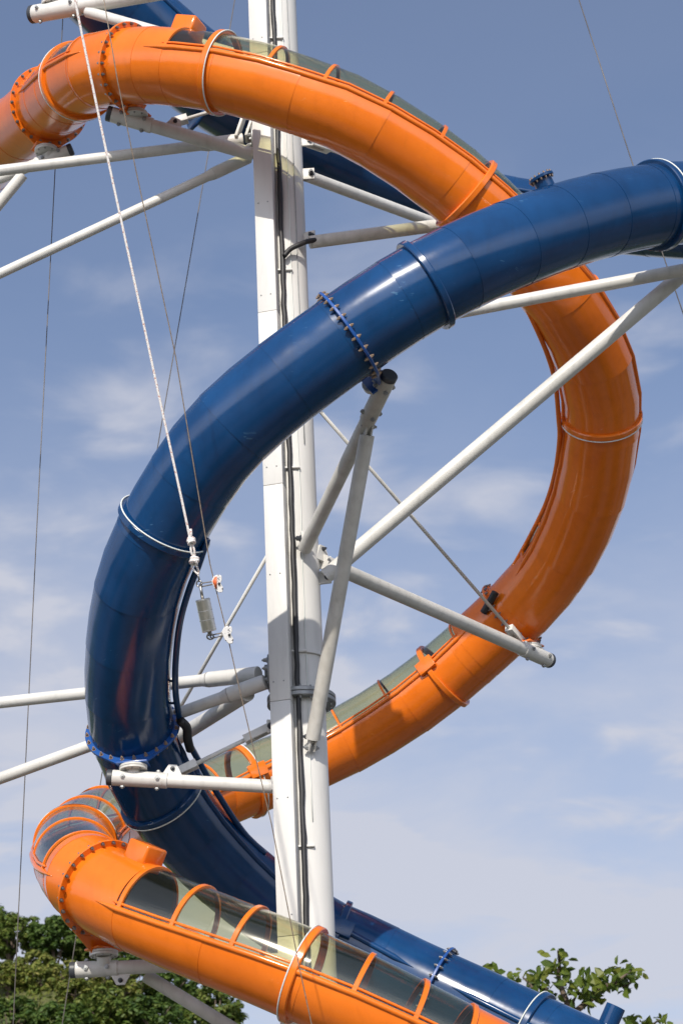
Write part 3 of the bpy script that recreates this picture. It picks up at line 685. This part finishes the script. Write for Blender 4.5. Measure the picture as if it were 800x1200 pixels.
# ================================================================== ropes, lines and the hanging weight
def line(name, label, pts, r, mat, cat, group=None, n=6):
    bm = bmesh.new(); tube(bm, pts, r, n); o = obj(name, bm, M[mat]); return tagged(o, label, cat, group)
G = 'steel guy wires'
line('guy_wire', 'thin dark wire hanging from the top left arm down past the trees', [at(74, 20, 35.9), at(43, 628, 33.6), at(22, 1070, 32.2), at(4, 1450, 31)], .0075, 'cable', 'wire', G)
line('guy_wire', 'thin dark wire passing behind the orange and blue slides left of the column', [at(282, -40, 40), at(189, 500, 39), at(120, 905, 38.4), at(74, 1195, 38), at(40, 1420, 37.5)], .0095, 'cable', 'wire', G)
line('guy_wire', 'thin grey wire right of the column, running behind the blue slide to the right edge', [at(660, -55, 38), at(736, 178, 37), at(776, 298, 36.5), at(830, 455, 36)], .0095, 'cable', 'wire', G)
ZR = 23.2
cl = [(112, -60), (138, 95), (159, 197), (206, 418), (246, 660), (253, 690), (266, 742), (283, 818), (318, 965), (350, 1130), (366, 1205), (400, 1370)]
line('cord', 'thin brownish cord running down past the counterweight and over the lower orange tube', [at(x, y, ZR - .0) for x, y in cl], .006, 'browncord', 'cord')
rp = thing('hanging_rope', 'white red-flecked rope hanging from above, knotted at its lower end', 'rope', at(228, 660, ZR))
pts = [at(78, -50, ZR), at(102, 68, ZR), at(129, 197, ZR), at(160, 340, ZR), at(190, 480, ZR), at(213, 585, ZR), at(223, 632, ZR)]
bm = bmesh.new(); tube(bm, spline(pts, 10), .0128, 10); obj('rope_length', bm, M['rope'], rp)
def knot(cx, cy, r, seed):
    rng = random.Random(seed); c = at(cx, cy, ZR - .02); bm = bmesh.new()
    for k in range(4):
        ax = Vector((rng.uniform(-.4, .4), rng.uniform(-.3, .3), 1)).normalized(); Z, X, Y = frame_of(ax); off = ax * (k - 1.5) * r * .5
        pts = [c + off + (X * math.cos(t) + Y * math.sin(t)) * r * (1 + .06 * math.sin(3 * t)) for t in [2 * math.pi * i / 20 for i in range(21)]]; tube(bm, pts, .015, 8)
    obj('knot', bm, M['rope'], rp)
knot(224, 634, .030, 1); knot(228, 657, .034, 2)
for dx, sx in ((-2, -1), (2, 1)):
    bm = bmesh.new(); tube(bm, spline([at(224, 634, ZR - .01), at(226 + dx, 646, ZR - .03), at(228, 657, ZR), at(228 + dx * 1.4, 664, ZR - .02 * sx), at(231 + dx, 670, ZR), at(232, 673, ZR)], 6), .0115, 8); obj('rope_loop', bm, M['rope'], rp)
bm = bmesh.new(); tube(bm, spline([at(223, 634, ZR - .03), at(224, 626, ZR - .04), at(223.5, 620, ZR - .03)], 5), .014, 8); obj('rope_tail', bm, M['rope'], rp)
cw = thing('counterweight', 'brushed steel cylinder weight hanging on the knotted rope', 'weight', at(241, 722, ZR))
A, B = at(237.5, 702, ZR), at(245.5, 740, ZR)
bm = bmesh.new(); cyl(bm, A, B, .0735, n=40, chamfer=.005); sharpen(bm); wb = obj('cylinder', bm, M['weight'], cw)
for k in (.36, .64, .04, .96):
    p = A.lerp(B, k); T = (B - A).normalized(); bm = bmesh.new(); cyl(bm, p - T * .004, p + T * .004, .0755, n=40); sharpen(bm); obj('groove_ring', bm, M['galv'], wb)
def ring(bm, c, ax, r, w):
    Z, X, Y = frame_of(ax); tube(bm, [c + (X * math.cos(t) + Y * math.sin(t)) * r for t in [2 * math.pi * i / 20 for i in range(21)]], w, 8)
bm = bmesh.new(); tube(bm, [at(232, 672, ZR), at(234, 682, ZR)], .010, 8); ring(bm, at(233.5, 684, ZR), FW + RT * .5, .030, .008); tube(bm, [at(235, 687, ZR), at(237.5, 702, ZR)], .016, 10); obj('swivel', bm, M['steel'], cw)
bm = bmesh.new(); tube(bm, [at(245.5, 740, ZR), at(246.5, 745, ZR)], .022, 10); ring(bm, at(246.5, 746, ZR), FW + UP * .6, .033, .009); obj('eye_ring', bm, M['steel'], cw)
def clamp(cx, cy, lx, ly, label, accent):
    t = thing('rope_clamp', label, 'clamp', at(cx, cy, ZR), 'clamps on the thin cord'); c = at(cx, cy, ZR - .02)
    X = (RT * .97 - UP * .15).normalized(); Y = UP
    k_ = 1.18; out = [(x_ * k_, y_ * k_) for x_, y_ in [(-.055, .01), (-.035, .055), (.0, .075), (.03, .07), (.035, .035), (.022, .005), (.045, -.03), (.04, -.07), (.005, -.078), (-.03, -.05)]]
    bm = bmesh.new(); prism(bm, out, c, X, Y, FW, .035); bmesh.ops.bevel(bm, geom=list(bm.edges), offset=.004, segments=1, affect='EDGES'); sharpen(bm); obj('clamp_body', bm, M['flecked'], t)
    if accent:
        bm = bmesh.new(); prism(bm, [(-.053, .012), (-.036, .052), (-.012, .067), (-.008, -.06), (-.03, -.047)], c - FW * .0215, X, Y, FW, .006); obj('red_panel', bm, M['redpaint'], t)
    bm = bmesh.new(); cyl(bm, c - FW * .03 + X * .012, c - FW * .015 + X * .012, .013, n=12); obj('pin', bm, M['black'], t)
    a, b = at(lx, ly, ZR), c - X * .04; d = (b - a).normalized(); s = d.cross(FW).normalized(); bm = bmesh.new()
    tube(bm, [a - d * .02, a + s * .017, b + s * .014, b + d * .02, b - s * .014, a - s * .017, a - d * .02], .007, 8); obj('carabiner', bm, M['cable'], t)
clamp(255.5, 683.5, 236, 685.5, 'upper cord clamp, white with a red panel, above the weight', True)
clamp(267.5, 743.5, 248.5, 746, 'lower white speckled cord clamp below the steel weight', False)

# ================================================================== ground and hillside
def ss(a, b, x): t = max(0, min(1, (x - a) / (b - a))); return t * t * (3 - 2 * t)
def hill_h(x, y):
    h = 25.4 * ss(70, 101, y) * (1 - .85 * ss(-11, -1, x)) * (1 - .6 * ss(120, 220, y))
    return h + .5 * math.sin(x * .7 + y * .31) * ss(60, 90, y) - .3
def sheet(name, mat, x0, x1, y0, y1, nx, ny, fn):
    bm = bmesh.new(); g = [[bm.verts.new((x0 + (x1 - x0) * i / nx, y0 + (y1 - y0) * j / ny, fn(x0 + (x1 - x0) * i / nx, y0 + (y1 - y0) * j / ny))) for i in range(nx + 1)] for j in range(ny + 1)]
    for j in range(ny):
        for i in range(nx): bm.faces.new((g[j][i], g[j][i + 1], g[j + 1][i + 1], g[j + 1][i]))
    o = obj(name, bm, mat); o['kind'] = 'structure'; return o
sheet('ground', M['ground'], -4000, 4000, -4000, 4000, 2, 2, lambda x, y: 0.0)
sheet('hill', M['hill'], -120, 20, 48, 230, 90, 90, hill_h)
bm = bmesh.new(); rg = []; rng = random.Random(9)             # low wooded hills all round, beyond the pool park
for r_, z_ in ((150, -2), (185, 10), (230, 21), (300, 27), (420, 20), (600, -4)):
    rg.append([bm.verts.new((r_ * math.cos(2 * math.pi * i / 120), r_ * math.sin(2 * math.pi * i / 120) + 20, z_ * (1 + .22 * math.sin(i * .41 + r_) + .1 * math.sin(i * 1.7)) + rng.uniform(-1, 1))) for i in range(120)])
for A, B in zip(rg, rg[1:]):
    for i in range(120): bm.faces.new((A[i], A[(i + 1) % 120], B[(i + 1) % 120], B[i]))
o = obj('hills', bm, M['woods']); o['kind'] = 'structure'

def leaf(bm, p, n, s, rng, ratio=.55, fold=.12):
    Z, X, Y = frame_of(n); a = rng.uniform(0, 6.28); X, Y = X * math.cos(a) + Y * math.sin(a), Y * math.cos(a) - X * math.sin(a)
    w = Y * s * ratio; u = Z * s * fold
    v = [bm.verts.new(q) for q in (p - X * s, p - X * s * .35 + w + u, p + X * s * .45 + w * .85 + u, p + X * s - u, p + X * s * .45 - w * .85 + u, p - X * s * .35 - w + u)]
    bm.faces.new(v)
def rnd(rng):
    while True:
        v = Vector((rng.uniform(-1, 1), rng.uniform(-1, 1), rng.uniform(-1, 1)))
        if .05 < v.length < 1: return v.normalized()
def crown_mesh(bm, c, R, nclump, per, s, rng, flat=.75):
    for _ in range(nclump):
        d = rnd(rng); k = rng.uniform(.45, 1.0) ** .6; cc = c + Vector((d.x * R, d.y * R, d.z * R * flat)) * k * rng.uniform(.8, 1.12); rc = R * rng.uniform(.13, .27)
        for _ in range(per):
            e = rnd(rng); leaf(bm, cc + Vector((e.x, e.y, e.z * .65)) * rc * rng.uniform(.4, 1), (e + Vector((0, 0, .8))).normalized(), s * rng.uniform(.6, 1.3), rng)
def tree(label, px, py, Z, R, mat, seed, name='leafy_tree', cat='tree', nc=70, per=34, s=.16, flat=.75, grp='trees on the hillside'):
    rng = random.Random(seed); c = at(px, py, Z); base = Vector((c.x + rng.uniform(-.4, .4), c.y, hill_h(c.x, c.y) - .3))
    t = thing(name, label, cat, base, grp); bm = bmesh.new()
    top = c + Vector((0, 0, -R * .2)); h = (top - base).length; r0 = max(.12, .035 * h)
    pts = [base.lerp(top, i / 6) + Vector((rng.uniform(-.12, .12), rng.uniform(-.12, .12), 0)) * (i > 0) for i in range(7)]
    tube(bm, pts, r0, 9, True, [r0 * (1 - .1 * i) for i in range(7)])
    for _ in range(7):
        d = rnd(rng); d.z = abs(d.z) * .6 + .15; st = pts[rng.randint(3, 6)]; e = c + Vector((d.x, d.y, d.z * flat)) * R * .75; tube(bm, [st, st.lerp(e, .5) + Vector((0, 0, -.1)), e], .1, 6, True, [r0 * .5, r0 * .3, r0 * .1])
    obj('trunk', bm, M['bark'], t); bm = bmesh.new(); crown_mesh(bm, c, R, nc, per, s, rng, flat); obj('crown', bm, M[mat], t, smooth=False)
TR = [ # px, py, distance, crown radius, material, label
 (-20, 1086, 106, 1.3, 'leafdark', 'dark tree cut by the left edge on the ridge of the hill'),
 (16, 1094, 105, 1.15, 'leafmid', 'tree with a bare trunk showing, leftmost on the ridge inside the frame'),
 (62, 1098, 104, 1.0, 'leafdark', 'dark ridge tree below the left bend of the orange slide'),
 (98, 1108, 105, 1.0, 'leafmid', 'green ridge tree half hidden by the lowest orange flange'),
 (146, 1128, 106, 1.15, 'leafdark', 'dark tree just under the orange tube, right of the saddle arm'),
 (246, 1186, 98, 1.45, 'leafmid', 'rounded tree standing at the right end of the hillside, against the sky'),
 (196, 1160, 101, 1.25, 'leafdark', 'dark tree behind the sloping grey strut'),
 (14, 1198, 92, 1.2, 'leafdark', 'low dark tree in the bottom left corner'),
 (72, 1204, 91, 1.15, 'leafdark', 'low dark tree at the bottom edge, second from the left corner'),
 (126, 1190, 92, 1.2, 'leafmid', 'bushy green tree below the capped saddle arm'),
 (180, 1196, 92, 1.3, 'leafdark', 'dark bushy tree at the bottom edge beside the grey strut'),
]
for i, (x, y, Z, R, mt, lb) in enumerate(TR): tree(lb, x, y, Z, R * 1.12, mt, 20 + i, nc=110, per=40, s=.105)
rng = random.Random(5)
SB = [(12, 1142, 97), (44, 1150, 97), (78, 1140, 98), (112, 1150, 96), (140, 1160, 97), (40, 1130, 100), (92, 1162, 95), (160, 1150, 99)]
SL = ['yellow-green shrub at the left edge under the ridge tree', 'yellow-green shrub on the slope below the left orange bend', 'pale shrub in the middle of the sunny slope', 'shrub just left of the capped saddle arm end', 'shrub directly beneath the capped saddle arm', 'small shrub at the foot of the ridge trees', 'low shrub above the bushy green tree', 'shrub under the orange tube beside the saddle arm']
for i, ((x, y, Z), lb) in enumerate(zip(SB, SL)):
    tree(lb, x, y, Z, .95, 'leaflight', 60 + i, 'shrub', 'shrub', 60, 38, .085, .6, 'shrubs on the slope')
bm = bmesh.new()
for _ in range(26000):                                   # tall grass and low growth over the slope
    x = rng.uniform(-24, 1); y = rng.uniform(74, 106); p = Vector((x, y, hill_h(x, y) + rng.uniform(0, .5))); leaf(bm, p, (rnd(rng) + Vector((0, -.4, .6))).normalized(), rng.uniform(.08, .2), rng, .3)
o = obj('undergrowth', bm, M['leaflight'], smooth=False); o['kind'] = 'stuff'; o['label'] = 'tall grass and low growth covering the hillside'; o['category'] = 'undergrowth'

# broad-leaved tree whose top rises behind the lower blue tube
def broad_tree():
    rng = random.Random(11); ZT = 58; b0 = at(665, 1300, ZT); base = Vector((b0.x, b0.y, 0))
    t = thing('broadleaf_tree', 'sparse large-leaved tree whose top shows above the lower blue tube', 'tree', base)
    bm = bmesh.new(); tk = [base, base + Vector((.2, .1, 4)), base + Vector((-.1, 0, 8)), b0]; tube(bm, spline(tk, 5), .25, 10, True, [.32 - .2 * i / 15 for i in range(16)])
    br = [[(665, 1300), (662, 1240), (668, 1185), (678, 1160)], [(662, 1235), (640, 1190), (625, 1160), (612, 1145)], [(668, 1190), (700, 1165), (722, 1150), (738, 1138)], [(668, 1185), (655, 1150), (655, 1128), (653, 1114)], [(690, 1172), (705, 1155), (730, 1155), (744, 1148)], [(665, 1290), (720, 1240), (755, 1208), (772, 1195)], [(660, 1260), (600, 1180), (580, 1150), (571, 1135)], [(664, 1210), (650, 1180), (640, 1160), (635, 1150)], [(665, 1280), (745, 1230), (740, 1205), (735, 1199)]]
    tw = []
    for k, b in enumerate(br):
        pts = spline([at(x, y, ZT + rng.uniform(-.6, .6)) for x, y in b], 6); n = len(pts); tube(bm, pts, .05, 7, True, [.09 * (1 - .85 * i / n) for i in range(n)]); tw.append(pts)
    obj('trunk', bm, M['bark'], t); bm = bmesh.new()
    cl = [(620, 1150, 8), (634, 1148, 8), (648, 1135, 8), (654, 1120, 7), (660, 1136, 6), (605, 1146, 6), (640, 1156, 6), (668, 1158, 8), (682, 1146, 8), (696, 1150, 9), (712, 1145, 9), (726, 1146, 8), (735, 1134, 7), (742, 1142, 6), (684, 1165, 8), (700, 1162, 7), (720, 1156, 6), (733, 1160, 4), (676, 1172, 6), (571, 1134, 5), (583, 1140, 3), (596, 1150, 4), (742, 1196, 6), (757, 1199, 6), (772, 1195, 5), (660, 1150, 5), (690, 1175, 4), (618, 1160, 6), (630, 1165, 6), (650, 1172, 6)]
    for x, y, n in cl:
        for _ in range(int(n * 1.9)):
            p = at(x + rng.gauss(0, 6), y + rng.gauss(0, 5.5), ZT + rng.uniform(-.8, .8)); leaf(bm, p, (rnd(rng) + Vector((-.1, -.5, .5))).normalized(), rng.uniform(.10, .19), rng, .5, .18)
    for _ in range(900):                                 # the rest of the crown, below the frame
        d = rnd(rng); p = base + Vector((d.x * 3.2, d.y * 3.2, b0.z - 1.2 + d.z * 1.6)); leaf(bm, p, (rnd(rng) + Vector((0, 0, .5))).normalized(), rng.uniform(.10, .2), rng, .5, .18)
    obj('crown', bm, M['leafbroad'], t, smooth=False)
broad_tree()
